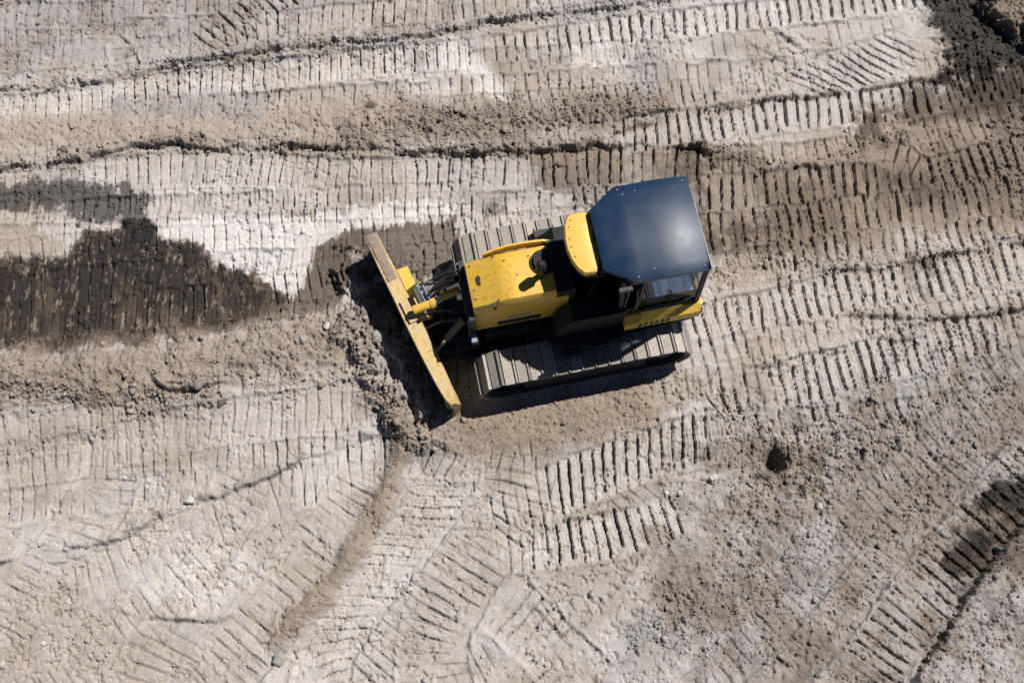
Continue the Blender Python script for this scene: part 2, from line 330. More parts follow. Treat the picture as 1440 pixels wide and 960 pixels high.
region([(1230,600),(1300,560),(1400,540),(1440,600),(1330,680),(1250,680)], 'clod', .4, soft=.2, warp=1.5, cl=.85, rough=.05)
# wet ground left of the machine
region([(215,318),(300,302),(420,300),(520,290),(610,276),(660,292),(600,312),(500,322),(440,345),(425,405),(400,415),(330,385),(280,345),(232,335)], 'white', .85, soft=.05, warp=.6, dh=-.02, cl=.04)
trail([(240,400),(330,372),(440,372)], 44, 2, .35)
region([(-300,350),(0,368),(88,362),(110,322),(218,318),(228,336),(282,346),(300,366),(345,388),(405,416),(425,402),(446,346),(500,322),(640,308),(652,372),(566,392),(496,352),(486,430),(400,452),(300,470),(200,486),(80,492),(-300,500)], 'brown', .88, soft=.035, warp=1.0, wet=.5, cl=.12)
region([(-300,352),(0,368),(88,362),(110,322),(218,318),(228,336),(282,346),(300,366),(345,388),(405,416),(390,440),(300,462),(200,480),(80,486),(-300,495)], 'wet', .92, soft=.13, warp=1.8, wet=.9, cl=.15)
sl, m = region([(-300,352),(0,368),(110,322),(218,318),(300,366),(405,416),(390,440),(300,462),(200,480),(80,486),(-300,495)], None, soft=.1)
nz = ss(.50, .72, fbm(X[sl], Y[sl]*.6, .34, 5, 171, .65)); blend_s('brown', sl, m*nz*.75)
nz = ss(.62, .76, fbm(X[sl]*1.6, Y[sl]*.5, .07, 3, 173, .6)); blend_s('tan', sl, m*nz*.45); H[sl] += m*(fbm(X[sl], Y[sl], .10, 3, 175)-.5)*.03
region([(500,330),(640,312),(650,370),(590,380),(540,345)], 'clod', .35, soft=.1, warp=1.3)
trail([(-200,470),(0,452),(150,440),(300,424),(420,398),(500,376)], 56, 3, .8, patch=.7)
trail([(0,420),(120,400),(240,392)], 60, 3, .5, patch=.8)
region([(-200,250),(0,262),(100,252),(180,262),(216,285),(212,316),(110,322),(80,300),(-200,310)], 'wet', .78, soft=.10, warp=2.2, wet=.5, cl=.45, rough=.03)
trail([(-100,300),(60,296),(200,292)], 34, 2, .7, patch=.7)
region([(-200,325),(60,322),(95,330),(85,358),(-200,362)], 'tan', .85, soft=.08, warp=1.3)
region([(700,280),(712,300),(690,305),(680,285)], 'brown', .7, soft=.08, warp=2)
region([(740,212),(850,200),(880,250),(840,300),(790,272),(750,262)], 'brown', .55, soft=.12, warp=2)
region([(1040,215),(970,215),(960,255),(1060,262)], 'brown', .35, soft=.15, warp=2)
# tan windrow below the wet lane
ridge([(-200,552),(0,530),(120,524),(230,512),(340,500),(440,480),(510,468)], 74, .19, rough=.4, tone='damp', ta=.5, cl=.45, cover=.75)
ridge([(210,520),(225,538),(260,545),(330,536)], 22, .10, 'cliff', tone='tan', ta=.5, cl=.6)
ridge([(-100,545),(60,545),(130,548),(200,560),(330,548)], 46, .06, rough=1.6, tone='clod', ta=.6, cl=.9)
ridge([(340,540),(430,530),(520,520)], 40, .04, rough=1.0, tone='tan', ta=.5, cl=.7)
ridge([(0,635),(90,610),(180,590)], 30, .05, rough=.3, tone='clod', ta=.3, cl=.2)
# fresh cut and spoil around the blade
region([(640,560),(700,575),(830,555),(960,520),(1000,530),(960,580),(820,600),(700,640),(640,630)], 'tan', .75, soft=.1, warp=1.3, cl=.35)
ridge([(610,606),(700,604),(820,588),(930,556)], 66, .06, rough=.5, tone='damp', ta=.8, cl=.4, cover=.9)
ridge([(490,440),(504,488),(527,535),(556,580),(584,616),(606,632)], 36, .22, rough=1.3, tone='clod', ta=.75, cl=1.0)
ridge([(560,588),(592,612),(640,620)], 40, .16, rough=1.1, tone='damp', ta=.7, cl=.9)
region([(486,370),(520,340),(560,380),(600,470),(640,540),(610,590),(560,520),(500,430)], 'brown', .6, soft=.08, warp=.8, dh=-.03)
region([(500,350),(560,450),(610,560),(600,600),(560,545),(520,470),(470,380)], None, soft=.14, dh=.20)
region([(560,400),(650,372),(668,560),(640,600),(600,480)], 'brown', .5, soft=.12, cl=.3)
trail([(1330,118),(1440,96),(1600,60)], 60, 5, 1.3, tone='clod', ta=.7)
region([(740,212),(1100,222),(1250,160),(1460,110),(1560,340),(1300,330),(1090,362),(990,352),(975,300),(985,240),(880,235)], 'damp', .92, soft=.3, warp=2)
region([(965,215),(1060,225),(1085,300),(1060,345),(985,345),(975,260)], 'brown', .72, soft=.25, warp=2)
region([(900,235),(1080,235),(1200,255),(1180,340),(1080,365),(985,360)], 'brown', .5, soft=.3, warp=2)
region([(1180,240),(1450,190),(1600,190),(1600,320),(1440,300),(1250,290)], 'brown', .55, soft=.3, warp=2)
region([(1320,110),(1450,80),(1600,60),(1600,180),(1440,185),(1320,165),(1200,175)], 'brown', .8, soft=.2, warp=2)
for q, t, a in (([(0,40),(60,36),(90,60),(60,110),(0,120)],'grey',.6),([(150,140),(300,130),(370,140),(360,170),(200,165)],'grey',.75),([(560,100),(600,95),(640,130),(590,140)],'white',.4),
  ([(560,55),(585,60),(600,95),(570,92)],'grey',.5),([(680,70),(720,60),(745,90),(700,100)],'clod',.5),([(880,70),(930,60),(960,110),(900,140)],'grey',.7),([(560,20),(640,10),(650,40),(580,48)],'clod',.25),
  ([(20,60),(90,50),(60,75),(0,80)],'clod',.5),([(480,160),(520,150),(560,165),(520,190)],'tan',.6),([(600,175),(700,165),(760,180),(650,200)],'clod',.7),([(790,150),(880,140),(900,165),(820,172)],'clod',.6),
  ([(1090,190),(1180,180),(1200,215),(1110,220)],'tan',.5),([(1200,180),(1240,170),(1250,200),(1215,205)],'brown',.55),([(1000,240),(1060,235),(1080,300),(1020,330),(990,300)],'tan',.6),([(985,365),(1060,360),(1090,390),(1000,410)],'tan',.7),
  ([(1270,375),(1300,368),(1315,400),(1290,410)],'brown',.5),([(180,320),(215,318),(225,340),(190,345)],'wet',.7),([(200,630),(260,620),(270,660),(210,680)],'tan',.4),([(50,690),(100,680),(110,710),(60,715)],'clod',.4),
  ([(380,790),(420,770),(450,800),(400,830)],'tan',.7),([(60,830),(110,820),(130,850),(80,860)],'tan',.5),([(340,860),(400,840),(420,870),(360,890)],'tan',.4),([(560,700),(620,690),(640,740),(570,760)],'tan',.35),
  ([(930,780),(990,760),(1000,850),(930,880)],'clod',.6),([(1030,700),(1100,690),(1150,720),(1060,740)],'clod',.5),([(1180,700),(1260,680),(1280,740),(1200,760)],'clod',.35),([(1280,690),(1340,660),(1350,720),(1290,740)],'clod',.5)):
    region(q, t, a, soft=.14, warp=1.8)
for q, t, a in (([(960,600),(1100,590),(1440,440),(1800,380),(1800,1100),(960,960),(900,800)],'clod',.75),([(960,600),(1100,590),(1440,440),(1800,380),(1800,1100),(960,960),(900,800)],'brown',.4),([(-200,660),(300,700),(640,640),(900,960),(-200,1000)],'tan',.35),([(-200,-60),(700,-60),(700,60),(300,100),(-200,120)],'clod',.45)):
    sl, m = region(q, None, soft=.3, warp=2); k_ = 37 if t == 'brown' else 0
    nz = ss(.47, .66, fbm(X[sl], Y[sl], .42, 5, 141+k_, .62)); blend_s(t, sl, m*nz*a); H[sl] -= m*nz*.018; CL[sl] = np.maximum(CL[sl], m*nz*.33)
trail([(960,1000),(1080,880),(1200,740),(1330,610),(1480,480)], 58, 4, .26, tone='grey', ta=.3, patch=.9)
trail([(1060,1000),(1170,880),(1280,740),(1400,600),(1520,490)], 50, -4, .22, tone='clod', ta=.3, patch=.9)
sl, m = region([(990,690),(1080,690),(1160,640),(1260,600),(1400,520),(1500,480),(1540,600),(1360,680),(1260,800),(1180,920),(1040,960),(940,900)], None, soft=.35, warp=2)
nz = fbm(X[sl], Y[sl], .16, 4, 181, .62); H[sl] += m*(nz-.5)*.075; CL[sl] = np.maximum(CL[sl], m*.42); blend_s('clod', sl, m*ss(.42, .62, fbm(X[sl], Y[sl], .6, 4, 183))*.5)
# dark spoil heap at the top right corner
region([(1282,-80),(1290,10),(1308,35),(1322,62),(1332,95),(1312,122),(1380,112),(1440,92),(1560,60),(1600,-80)], 'wet', .92, soft=.15, warp=2.0, wet=.7, cl=.6, rough=.04)
region([(1405,-60),(1385,-4),(1395,22),(1432,50),(1560,110),(1600,-60)], 'damp', .85, soft=.14, warp=1.5, dh=.30, cl=.6, rough=.05)
region([(1330,120),(1390,90),(1440,80),(1540,70),(1540,180),(1440,190),(1400,165)], 'wet', .55, soft=.16, warp=1.6, wet=.4)
region([(1380,160),(1440,150),(1540,140),(1540,330),(1440,300),(1400,240)], 'clod', .6, soft=.2, warp=1.6, cl=.6, rough=.03)
region([(1255,245),(1310,240),(1330,270),(1290,275)], 'brown', .7, soft=.1, warp=2)
region([(1195,165),(1225,160),(1240,195),(1205,192)], 'brown', .6, soft=.06, warp=1.2)
region([(1290,365),(1325,360),(1325,390),(1300,395)], 'brown', .5, soft=.06, warp=1.2)
# overall crumbly relief where the soil is loose
H += CL*((fbm(X, Y, .13, 3, 101, .6)-.5)*.045 + (fine-.5)*.035 + (grain-.5)*.018)*near
H += (grain-.5)*.010*near
pit = ss(.60, .74, fbm(X, Y, .075, 2, 131, .7))*ss(.40, .65, fbm(X, Y, .9, 3, 133)+CL*.35)*near
H -= pit*.045
# colour variation of the soil itself
v = 1 + ((fbm(X, Y, .22, 5, 111, .62)-.5)*.34 + (grain-.5)*.22 + (fine-.5)*.22)*near
C *= np.clip(v, .4, 1.6)[..., None]
C = np.clip(C*np.array([.715,.71,.735], np.float32), .012, .6)
# flat below the machine so that its tracks rest on the soil
A0 = R(191.5); U = np.array([math.cos(A0), math.sin(A0)]); V = np.array([-U[1], U[0]]); ORG = np.array([.905, .575])
rx = (X-ORG[0])*U[0]+(Y-ORG[1])*U[1]; ry = (X-ORG[0])*V[0]+(Y-ORG[1])*V[1]
H -= PIT
m = (1-ss(1.7, 2.2, np.abs(rx)))*(1-ss(1.35, 1.7, np.abs(ry)))
H = H*(1-m*.85)
verts = np.empty((NY*NX, 3), np.float32); verts[:, 0] = X.ravel(); verts[:, 1] = Y.ravel(); verts[:, 2] = H.ravel()
i = np.arange(NX-1)[None, :] + np.arange(NY-1)[:, None]*NX
F = np.stack([i, i+1, i+NX+1, i+NX], -1).reshape(-1, 4).astype(np.int32)
me = bpy.data.meshes.new('ground'); me.vertices.add(len(verts)); me.vertices.foreach_set('co', verts.ravel())
me.loops.add(F.size); me.loops.foreach_set('vertex_index', F.ravel()); me.polygons.add(len(F))
me.polygons.foreach_set('loop_start', np.arange(0, F.size, 4, dtype=np.int32)); me.polygons.foreach_set('loop_total', np.full(len(F), 4, np.int32))
me.polygons.foreach_set('use_smooth', np.ones(len(F), bool)); me.update(calc_edges=True)
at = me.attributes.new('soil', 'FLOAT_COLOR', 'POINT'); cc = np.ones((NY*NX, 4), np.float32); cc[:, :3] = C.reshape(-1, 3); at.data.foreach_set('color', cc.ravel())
at = me.attributes.new('wetness', 'FLOAT', 'POINT'); at.data.foreach_set('value', WET.astype(np.float32).ravel())
def soil_mat():
    m = bpy.data.materials.new('soil'); m.use_nodes = True; n = m.node_tree.nodes; l = m.node_tree.links; p = n['Principled BSDF']
    a = n.new('ShaderNodeAttribute'); a.attribute_name = 'soil'; b = n.new('ShaderNodeAttribute'); b.attribute_name = 'wetness'
    tc = n.new('ShaderNodeTexCoord')
    no = n.new('ShaderNodeTexNoise'); no.inputs['Scale'].default_value = 38; no.inputs['Detail'].default_value = 6; no.inputs['Roughness'].default_value = .7
    l.new(tc.outputs['Object'], no.inputs['Vector'])
    mr = n.new('ShaderNodeMapRange'); mr.inputs[1].default_value = .3; mr.inputs[2].default_value = .7; mr.inputs[3].default_value = .78; mr.inputs[4].default_value = 1.22
    l.new(no.outputs['Fac'], mr.inputs[0])
    mx = n.new('ShaderNodeVectorMath'); mx.operation = 'MULTIPLY'; l.new(a.outputs['Color'], mx.inputs[0]); l.new(mr.outputs[0], mx.inputs[1])
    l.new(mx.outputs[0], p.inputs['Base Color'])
    r = n.new('ShaderNodeMapRange'); r.inputs[3].default_value = .95; r.inputs[4].default_value = .8; l.new(b.outputs['Fac'], r.inputs[0]); l.new(r.outputs[0], p.inputs['Roughness'])
    p.inputs['Specular IOR Level'].default_value = .25
    bu = n.new('ShaderNodeBump'); bu.inputs['Strength'].default_value = .38; bu.inputs['Distance'].default_value = .012
    l.new(no.outputs['Fac'], bu.inputs['Height']); l.new(bu.outputs[0], p.inputs['Normal'])
    return m
SOIL = soil_mat(); me.materials.append(SOIL)
ground = bpy.data.objects.new('ground', me); sc.collection.objects.link(ground); ground['kind'] = 'structure'
def gz(x, y):
    i = int(np.clip(np.searchsorted(XS, x), 0, NX-1)); j = int(np.clip(np.searchsorted(YS, y), 0, NY-1)); return float(H[j, i])

# ------------------------------------------------------------------ loose crumbs of soil, far too many to count
def rock_base(sub=1):
    bm = bmesh.new(); bmesh.ops.create_icosphere(bm, subdivisions=sub, radius=1)
    v = np.array([q.co[:] for q in bm.verts]); f = np.array([[a.index for a in fa.verts] for fa in bm.faces]); bm.free(); return v, f
def scatter(name, N, rmin, rmax, power, seed, gate):
    r = np.random.RandomState(seed); bx = (-11, 11, -6.8, 8.6)
    x = r.uniform(bx[0], bx[1], N*14); y = r.uniform(bx[2], bx[3], N*14)
    i = np.clip(np.searchsorted(XS, x), 0, NX-1); j = np.clip(np.searchsorted(YS, y), 0, NY-1)
    k = r.rand(len(x)) < np.clip(CL[j, i], 0, 1)**gate*1.0+.006
    x, y, i, j = x[k][:N], y[k][:N], i[k][:N], j[k][:N]; n = len(x)
    u = (x-ORG[0])*U[0]+(y-ORG[1])*U[1]; vv = (x-ORG[0])*V[0]+(y-ORG[1])*V[1]
    k = ~((abs(u) < 1.9) & (abs(vv) < 1.45)); x, y, i, j = x[k], y[k], i[k], j[k]; n = len(x)
    rad = (rmin+(rmax-rmin)*r.rand(n)**power)*np.where(CL[j, i] > .85, 1.5, 1)
    bv, bf = rock_base(1); bv = bv[None]*(1+(r.rand(n, len(bv), 1)-.5)*.8)*np.stack([1+.5*r.rand(n), 1+.3*r.rand(n), .55+.35*r.rand(n)], -1)[:, None, :]
    a = r.rand(n)*6.28; ca, sa = np.cos(a)[:, None], np.sin(a)[:, None]
    vx = bv[..., 0]*ca-bv[..., 1]*sa; vy = bv[..., 0]*sa+bv[..., 1]*ca
    vs = np.stack([vx, vy, bv[..., 2]], -1)*rad[:, None, None]
    vs += np.stack([x, y, H[j, i]+rad*.25], -1)[:, None, :]
    fs = bf[None]+(np.arange(n)*bv.shape[1])[:, None, None]
    m = bpy.data.meshes.new(name); vs = vs.reshape(-1, 3).astype(np.float32); fs = fs.reshape(-1, 3).astype(np.int32)
    m.vertices.add(len(vs)); m.vertices.foreach_set('co', vs.ravel()); m.loops.add(fs.size); m.loops.foreach_set('vertex_index', fs.ravel()); m.polygons.add(len(fs))
    m.polygons.foreach_set('loop_start', np.arange(0, fs.size, 3, dtype=np.int32)); m.polygons.foreach_set('loop_total', np.full(len(fs), 3, np.int32)); m.update(calc_edges=True)
    cl = C[j, i]*(.85+.4*r.rand(n, 1)); cl = np.repeat(np.clip(cl, .02, .75), bv.shape[1], 0)
    cc = np.ones((len(vs), 4), np.float32); cc[:, :3] = cl
    at = m.attributes.new('soil', 'FLOAT_COLOR', 'POINT'); at.data.foreach_set('color', cc.ravel())
    m.materials.append(SOIL); o = bpy.data.objects.new(name, m); sc.collection.objects.link(o); o['kind'] = 'stuff'
    return o
scatter('soil_crumbs', 46000, .005, .021, 3.0, 1, 1.3)['label'] = 'small crumbs of dry soil strewn over the churned ground'
scatter('soil_clods', 1500, .020, .055, 4.0, 2, 2.0)['label'] = 'fist sized clods of soil lying along the windrows and rough ground'

# ------------------------------------------------------------------ mesh helpers
def obj(name, bm, m, parent=None, smooth=False, bevel=0):
    if bevel: bmesh.ops.bevel(bm, geom=[e for e in bm.edges if len(e.link_faces) == 2 and e.calc_face_angle(0) > .6], offset=bevel, segments=2, affect='EDGES', profile=.6)
    bmesh.ops.recalc_face_normals(bm, faces=bm.faces)
    me = bpy.data.meshes.new(name); bm.to_mesh(me); bm.free()
    for q in (m if isinstance(m, (list, tuple)) else [m]): me.materials.append(q)
    if smooth:
        for p in me.polygons: p.use_smooth = True
        me.set_sharp_from_angle(angle=R(38))
    o = bpy.data.objects.new(name, me); sc.collection.objects.link(o)
    if parent: o.parent = parent
    return o
def box(bm, x0, x1, y0, y1, z0, z1):
    v = [bm.verts.new((x, y, z)) for z in (z0, z1) for x, y in ((x0,y0),(x1,y0),(x1,y1),(x0,y1))]
    for q in ((0,1,2,3),(4,5,6,7),(0,1,5,4),(1,2,6,5),(2,3,7,6),(3,0,4,7)): bm.faces.new([v[k] for k in q])
def loft(bm, loops, caps=True, closed=True):
    L = [[bm.verts.new(p) for p in lp] for lp in loops]; n = len(L[0])
    for a, b in zip(L[:-1], L[1:]):
        for k in range(n if closed else n-1): bm.faces.new((a[k], a[(k+1) % n], b[(k+1) % n], b[k]))
    if caps: bm.faces.new(L[0][::-1]); bm.faces.new(L[-1])
    return L
def prism_z(bm, poly, z0, z1): loft(bm, [[(x, y, z0) for x, y in poly], [(x, y, z1) for x, y in poly]])
def prism_y(bm, poly, y0, y1): loft(bm, [[(x, y0, z) for x, z in poly], [(x, y1, z) for x, z in poly]])
def tube(bm, pts, r, n=12):
    pts = [Vector(p) for p in pts]; rs = r if isinstance(r, (list, tuple)) else [r]*len(pts); loops = []
    for i, p in enumerate(pts):
        d = (pts[min(i+1, len(pts)-1)]-pts[max(i-1, 0)]).normalized(); a = d.orthogonal().normalized() if i == 0 else (pa-d*pa.dot(d)).normalized(); pa = a; b = d.cross(a)
        loops.append([p+(a*math.cos(t*6.28318/n)+b*math.sin(t*6.28318/n))*rs[i] for t in range(n)])
    loft(bm, loops)
def curve(p, k=8):
    p = [Vector(q) for q in p]; q = [2*p[0]-p[1]]+p+[2*p[-1]-p[-2]]; c = []
    for i in range(1, len(q)-2):
        a, b, d, e = q[i-1:i+3]
        for s in range(k): t = s/k; c.append(.5*((2*b)+(d-a)*t+(2*a-5*b+4*d-e)*t*t+(3*b-a-3*d+e)*t**3))
    return c+[p[-1]]

# ------------------------------------------------------------------ bulldozer: x forward, y its left (down in the photograph), z up
dz = bpy.data.objects.new('bulldozer', None); sc.collection.objects.link(dz)
dz.location = (ORG[0], ORG[1], 0); dz.rotation_euler = (0, 0, A0)
dz['label'] = 'yellow crawler bulldozer with dark cab roof and angled blade in the middle of the dirt'; dz['category'] = 'bulldozer'
# --- crawler tracks
RS, ZC = .40, .47; XF, XR = 1.27, -1.38; TW = .60; TY = 1.05
def track_path(s):
    L1 = XF-XR; a = math.pi*RS; T = 2*L1+2*a; s %= T
    if s < L1: return Vector((XF-s, 0, ZC+RS)), 0, T                 # top run, going back
    s -= L1
    if s < a: t = s/RS; return Vector((XR-math.sin(t)*RS, 0, ZC+math.cos(t)*RS)), t, T
    s -= a
    if s < L1: return Vector((XR+s, 0, ZC-RS)), math.pi, T
    s -= L1; t = s/RS; return Vector((XF+math.sin(t)*RS, 0, ZC-math.cos(t)*RS)), math.pi+t, T
T = track_path(0)[2]; NSH = 36; pit = T/NSH
n = M['shoe'].node_tree.nodes; l = M['shoe'].node_tree.links; p = n['Principled BSDF']; src = p.inputs['Base Color'].links[0].from_socket
oi = n.new('ShaderNodeObjectInfo'); mr = n.new('ShaderNodeMapRange'); mr.inputs[3].default_value = .68; mr.inputs[4].default_value = 1.3; l.new(oi.outputs['Random'], mr.inputs[0])
vm = n.new('ShaderNodeVectorMath'); vm.operation = 'MULTIPLY'; l.new(src, vm.inputs[0]); l.new(mr.outputs[0], vm.inputs[1]); l.new(vm.outputs[0], p.inputs['Base Color'])
bm = bmesh.new(); box(bm, -pit*.468, pit*.468, -TW/2, TW/2, .0, .024)
prism_y(bm, [(-pit*.46, .02), (-pit*.46+.038, .02), (-pit*.46+.026, .062), (-pit*.46+.006, .062)], -TW/2+.004, TW/2-.004)
bmesh.ops.recalc_face_normals(bm, faces=bm.faces); shoe_me = bpy.data.meshes.new('track_shoe'); bm.to_mesh(shoe_me); bm.free(); shoe_me.materials.append(M['shoe'])
for sgn in (1, -1):
    y = sgn*TY
    bm = bmesh.new()
    for w0, w1 in ((-.28, .28),):
        outer = [track_path(T*k/72)[0] for k in range(72)]
        cx = lambda p, s: (p.x*(1)+0, p.z)
        o2 = [(p.x, p.z) for p in outer]; i2 = []
        for p in outer:
            q = Vector((min(max(p.x, XR), XF), ZC)); d = Vector((p.x, p.z))-q; q2 = q+d*(1-.06/max(d.length, .01)); i2.append((q2.x, q2.y))
        la = [bm.verts.new((a, y+w0, b)) for a, b in o2]; lb = [bm.verts.new((a, y+w1, b)) for a, b in o2]
        lc = [bm.verts.new((a, y+w1, b)) for a, b in i2]; ld = [bm.verts.new((a, y+w0, b)) for a, b in i2]
        for k in range(72):
            k2 = (k+1) % 72
            for p, q in ((la, lb), (lb, lc), (lc, ld), (ld, la)): bm.faces.new((p[k], q[k], q[k2], p[k2]))
    tr = obj('crawler_track', bm, M['steel'], dz)
    for k in range(NSH):
        p, a, _ = track_path((k+.35)*pit); o = bpy.data.objects.new('track_shoe', shoe_me); sc.collection.objects.link(o); o.parent = tr
        sag = -.018*math.sin(max(0, min(1, (XF-p.x)/(XF-XR)))*math.pi) if a == 0 else 0
        o.location = (p.x, y, p.z+sag); o.rotation_euler = (R(random.uniform(-.4, .4)), -a+R(random.uniform(-1, 1)), 0)
    bm = bmesh.new(); box(bm, XR+.30, XF-.30, y-.24, y+.24, .17, .60); box(bm, XR+.1, XF-.1, y-.20, y+.20, .3, .5); box(bm, -.7, .8, y-.16, y+.16, .40, .56); obj('track_frame', bm, M['matte'], tr, bevel=.02)
    bm = bmesh.new(); tube(bm, [(XF, y-.06, ZC), (XF, y+.06, ZC)], .31, 28); tube(bm, [(XF, y-.15, ZC), (XF, y+.15, ZC)], .11, 16); obj('idler', bm, M['steel'], tr, True)
    bm = bmesh.new(); teeth = []
    for k in range(52): t = k/52*6.28318; r_ = .35 if k % 4 < 2 else .30; teeth.append((XR+math.cos(t)*r_, ZC+math.sin(t)*r_))
    prism_y(bm, teeth, y-.045, y+.045); tube(bm, [(XR, y-.17, ZC), (XR, y+.2, ZC)], .16, 20); obj('sprocket', bm, M['steel'], tr)
    for k in range(6):
        bm = bmesh.new(); cx_ = -.95+k*.38; tube(bm, [(cx_, y-.14, .22), (cx_, y+.14, .22)], .10, 16); obj('roller', bm, M['steel'], tr, True)
    bm = bmesh.new(); tube(bm, [(0, y-.14, .72), (0, y+.14, .72)], .07, 14); obj('carrier_roller', bm, M['steel'], tr, True)
# --- chassis
bm = bmesh.new(); box(bm, -1.75, 1.45, -.52, .52, .38, 1.05); box(bm, 1.452, 1.98, -.55, .55, .34, .66); box(bm, -1.2, -.8, -.8, .8, .45, .7); box(bm, .5, .8, -.8, .8, .4, .62); obj('chassis', bm, M['black'], dz, bevel=.03)  # front plate added to keep the lit gap ahead of the radiator dark
for sgn in (1, -1):
    bm = bmesh.new()
    prism_z(bm, [(-1.85, sgn*.5), (.62, sgn*.5), (.55, sgn*.78), (.30, sgn*.98), (-.35, sgn*1.08), (-.72, sgn*.98), (-1.85, sgn*.9)], 1.06, 1.12)
    obj('fender', bm, M['matte'], dz, bevel=.012)
    bm = bmesh.new(); prism_y(bm, [(-.72, 1.12), (.40, 1.12), (.34, 1.5), (.12, 1.78), (-.72, 1.78)], sgn*.50, sgn*.80)
    obj('added_shade_block', bm, M['matte'], dz, bevel=.03)  # added dark block, put in to cast shadow on the near track
    bm = bmesh.new(); box(bm, .0, .34, sgn*.98, sgn*1.12, .98, 1.01); box(bm, .0, .34, sgn*1.0, sgn*1.16, .74, .77); box(bm, .0, .02, sgn*.98, sgn*1.14, .74, 1.08); box(bm, .32, .34, sgn*.98, sgn*1.14, .74, 1.08)
    obj('step', bm, M['black'], dz)
# --- engine hood
HZ = 2.16
def hood_loop(x, w, z, zb):
    h = []
    for y_, z_ in ((w+.02, zb), (w+.02, z-.30), (w, z-.10), (w-.05, z-.015), (w-.14, z), (0, z+.012)): h.append((x, y_, z_))
    return h+[(x, -b, c) for _, b, c in h[-2::-1]]
bm = bmesh.new(); loft(bm, [hood_loop(1.60, .40, HZ-.09, 1.22), hood_loop(1.57, .42, HZ-.07, 1.18), hood_loop(1.16, .42, HZ+.005, 1.18), hood_loop(1.13, .42, HZ+.028, 1.18), hood_loop(.9, .42, HZ+.03, 1.18), hood_loop(.45, .42, HZ+.03, 1.15), hood_loop(.12, .42, HZ+.03, 1.15)])
hood = obj('engine_hood', bm, M['yellow'], dz, True)
bm = bmesh.new()                                                   # raised rim along the far side of the hood
loft(bm, [[(x, -w_+.02, HZ-.12), (x, -w_-.025, HZ-.10), (x, -w_-.02, HZ+h_*.7), (x, -w_+.012, HZ+h_*.7)] for x, w_, h_ in ((1.30,.42,.03),(1.15,.44,.06),(.9,.47,.075),(.6,.47,.075),(.35,.45,.075),(.22,.42,.03))])
obj('hood_rim', bm, M['yellow'], hood, True)
bm = bmesh.new(); tube(bm, [(1.46, .02, HZ-.01), (1.46, .02, HZ+.018)], .001)
bm.free(); bm = bmesh.new()
pts = [(1.44+.042*math.cos(t), -.03+.085*math.sin(t)) for t in np.linspace(0, 6.28, 21)[:-1]]; prism_z(bm, pts, HZ-.09, HZ-.03); obj('hood_vent', bm, M['matte'], hood)
for hx, hy in ((1.0,-.25),(.85,.02),(.62,-.25),(1.53,.25),(1.53,-.3),(1.53,.1),(.55,.1),(1.2,.35),(1.15,-.36)):
    bm = bmesh.new(); hz_ = HZ+.03 if hx < 1.15 else HZ+.005-(hx-1.15)*.18; tube(bm, [(hx, hy, hz_-.05), (hx, hy, hz_+.018)], .014, 8); obj('hood_bolt', bm, M['steel'], hood)
bm = bmesh.new(); box(bm, .72, 1.06, .434, .45, 1.50, 1.56); obj('hood_decal', bm, M['white'], hood)
bm = bmesh.new(); box(bm, .55, 1.25, .43, .448, 1.26, 1.40)
for k in range(9): box(bm, .58+k*.075, .62+k*.075, .44, .462, 1.27, 1.39)
obj('side_grille', bm, M['black'], hood)
bm = bmesh.new(); box(bm, 1.25, 1.30, .37, .45, HZ-.12, HZ+.01); obj('hood_latch', bm, M['black'], hood, bevel=.01)
# radiator front
bm = bmesh.new(); box(bm, 1.602, 1.69, -.50, .50, .95, 1.88); obj('radiator_guard', bm, M['black'], dz, bevel=.025); rg = bpy.context.scene.objects['radiator_guard']
bm = bmesh.new()
for k in range(11): box(bm, 1.692, 1.715, -.44, .44, 1.00+k*.075, 1.035+k*.075)
box(bm, 1.692, 1.72, -.47, -.44, 1.0, 1.83); box(bm, 1.692, 1.72, .44, .47, 1.0, 1.83); obj('grille', bm, M['steel'], rg)
for sgn in (1, -1):
    bm = bmesh.new(); box(bm, 1.60, 1.70, sgn*.55, sgn*.69, 1.22, 1.33); lamp = obj('work_light', bm, M['black'], dz, bevel=.02)
    bm = bmesh.new(); box(bm, 1.615, 1.705, sgn*.565, sgn*.675, 1.25, 1.345); obj('lens', bm, M['white'], lamp)
# rear deck of the hood, intake and exhaust
bm = bmesh.new(); tube(bm, [(.42, -.10, HZ), (.42, -.10, HZ+.07)], .20, 28); tube(bm, [(.42, -.10, HZ+.07), (.42, -.10, HZ+.12)], .15, 24); obj('exhaust_base', bm, M['matte'], dz, True)
bm = bmesh.new(); tube(bm, [(.50, .10, HZ), (.50, .10, HZ+.30), (.50, .10, HZ+.32), (.50, .10, HZ+.50), (.50, .10, HZ+.54)], [.05, .05, .085, .075, .03], 18); obj('exhaust_stack', bm, M['matte'], dz, True)
bm = bmesh.new(); box(bm, .02, .31, -.43, .43, 1.2, HZ+.06); obj('engine_cowl', bm, M['matte'], dz, bevel=.03)
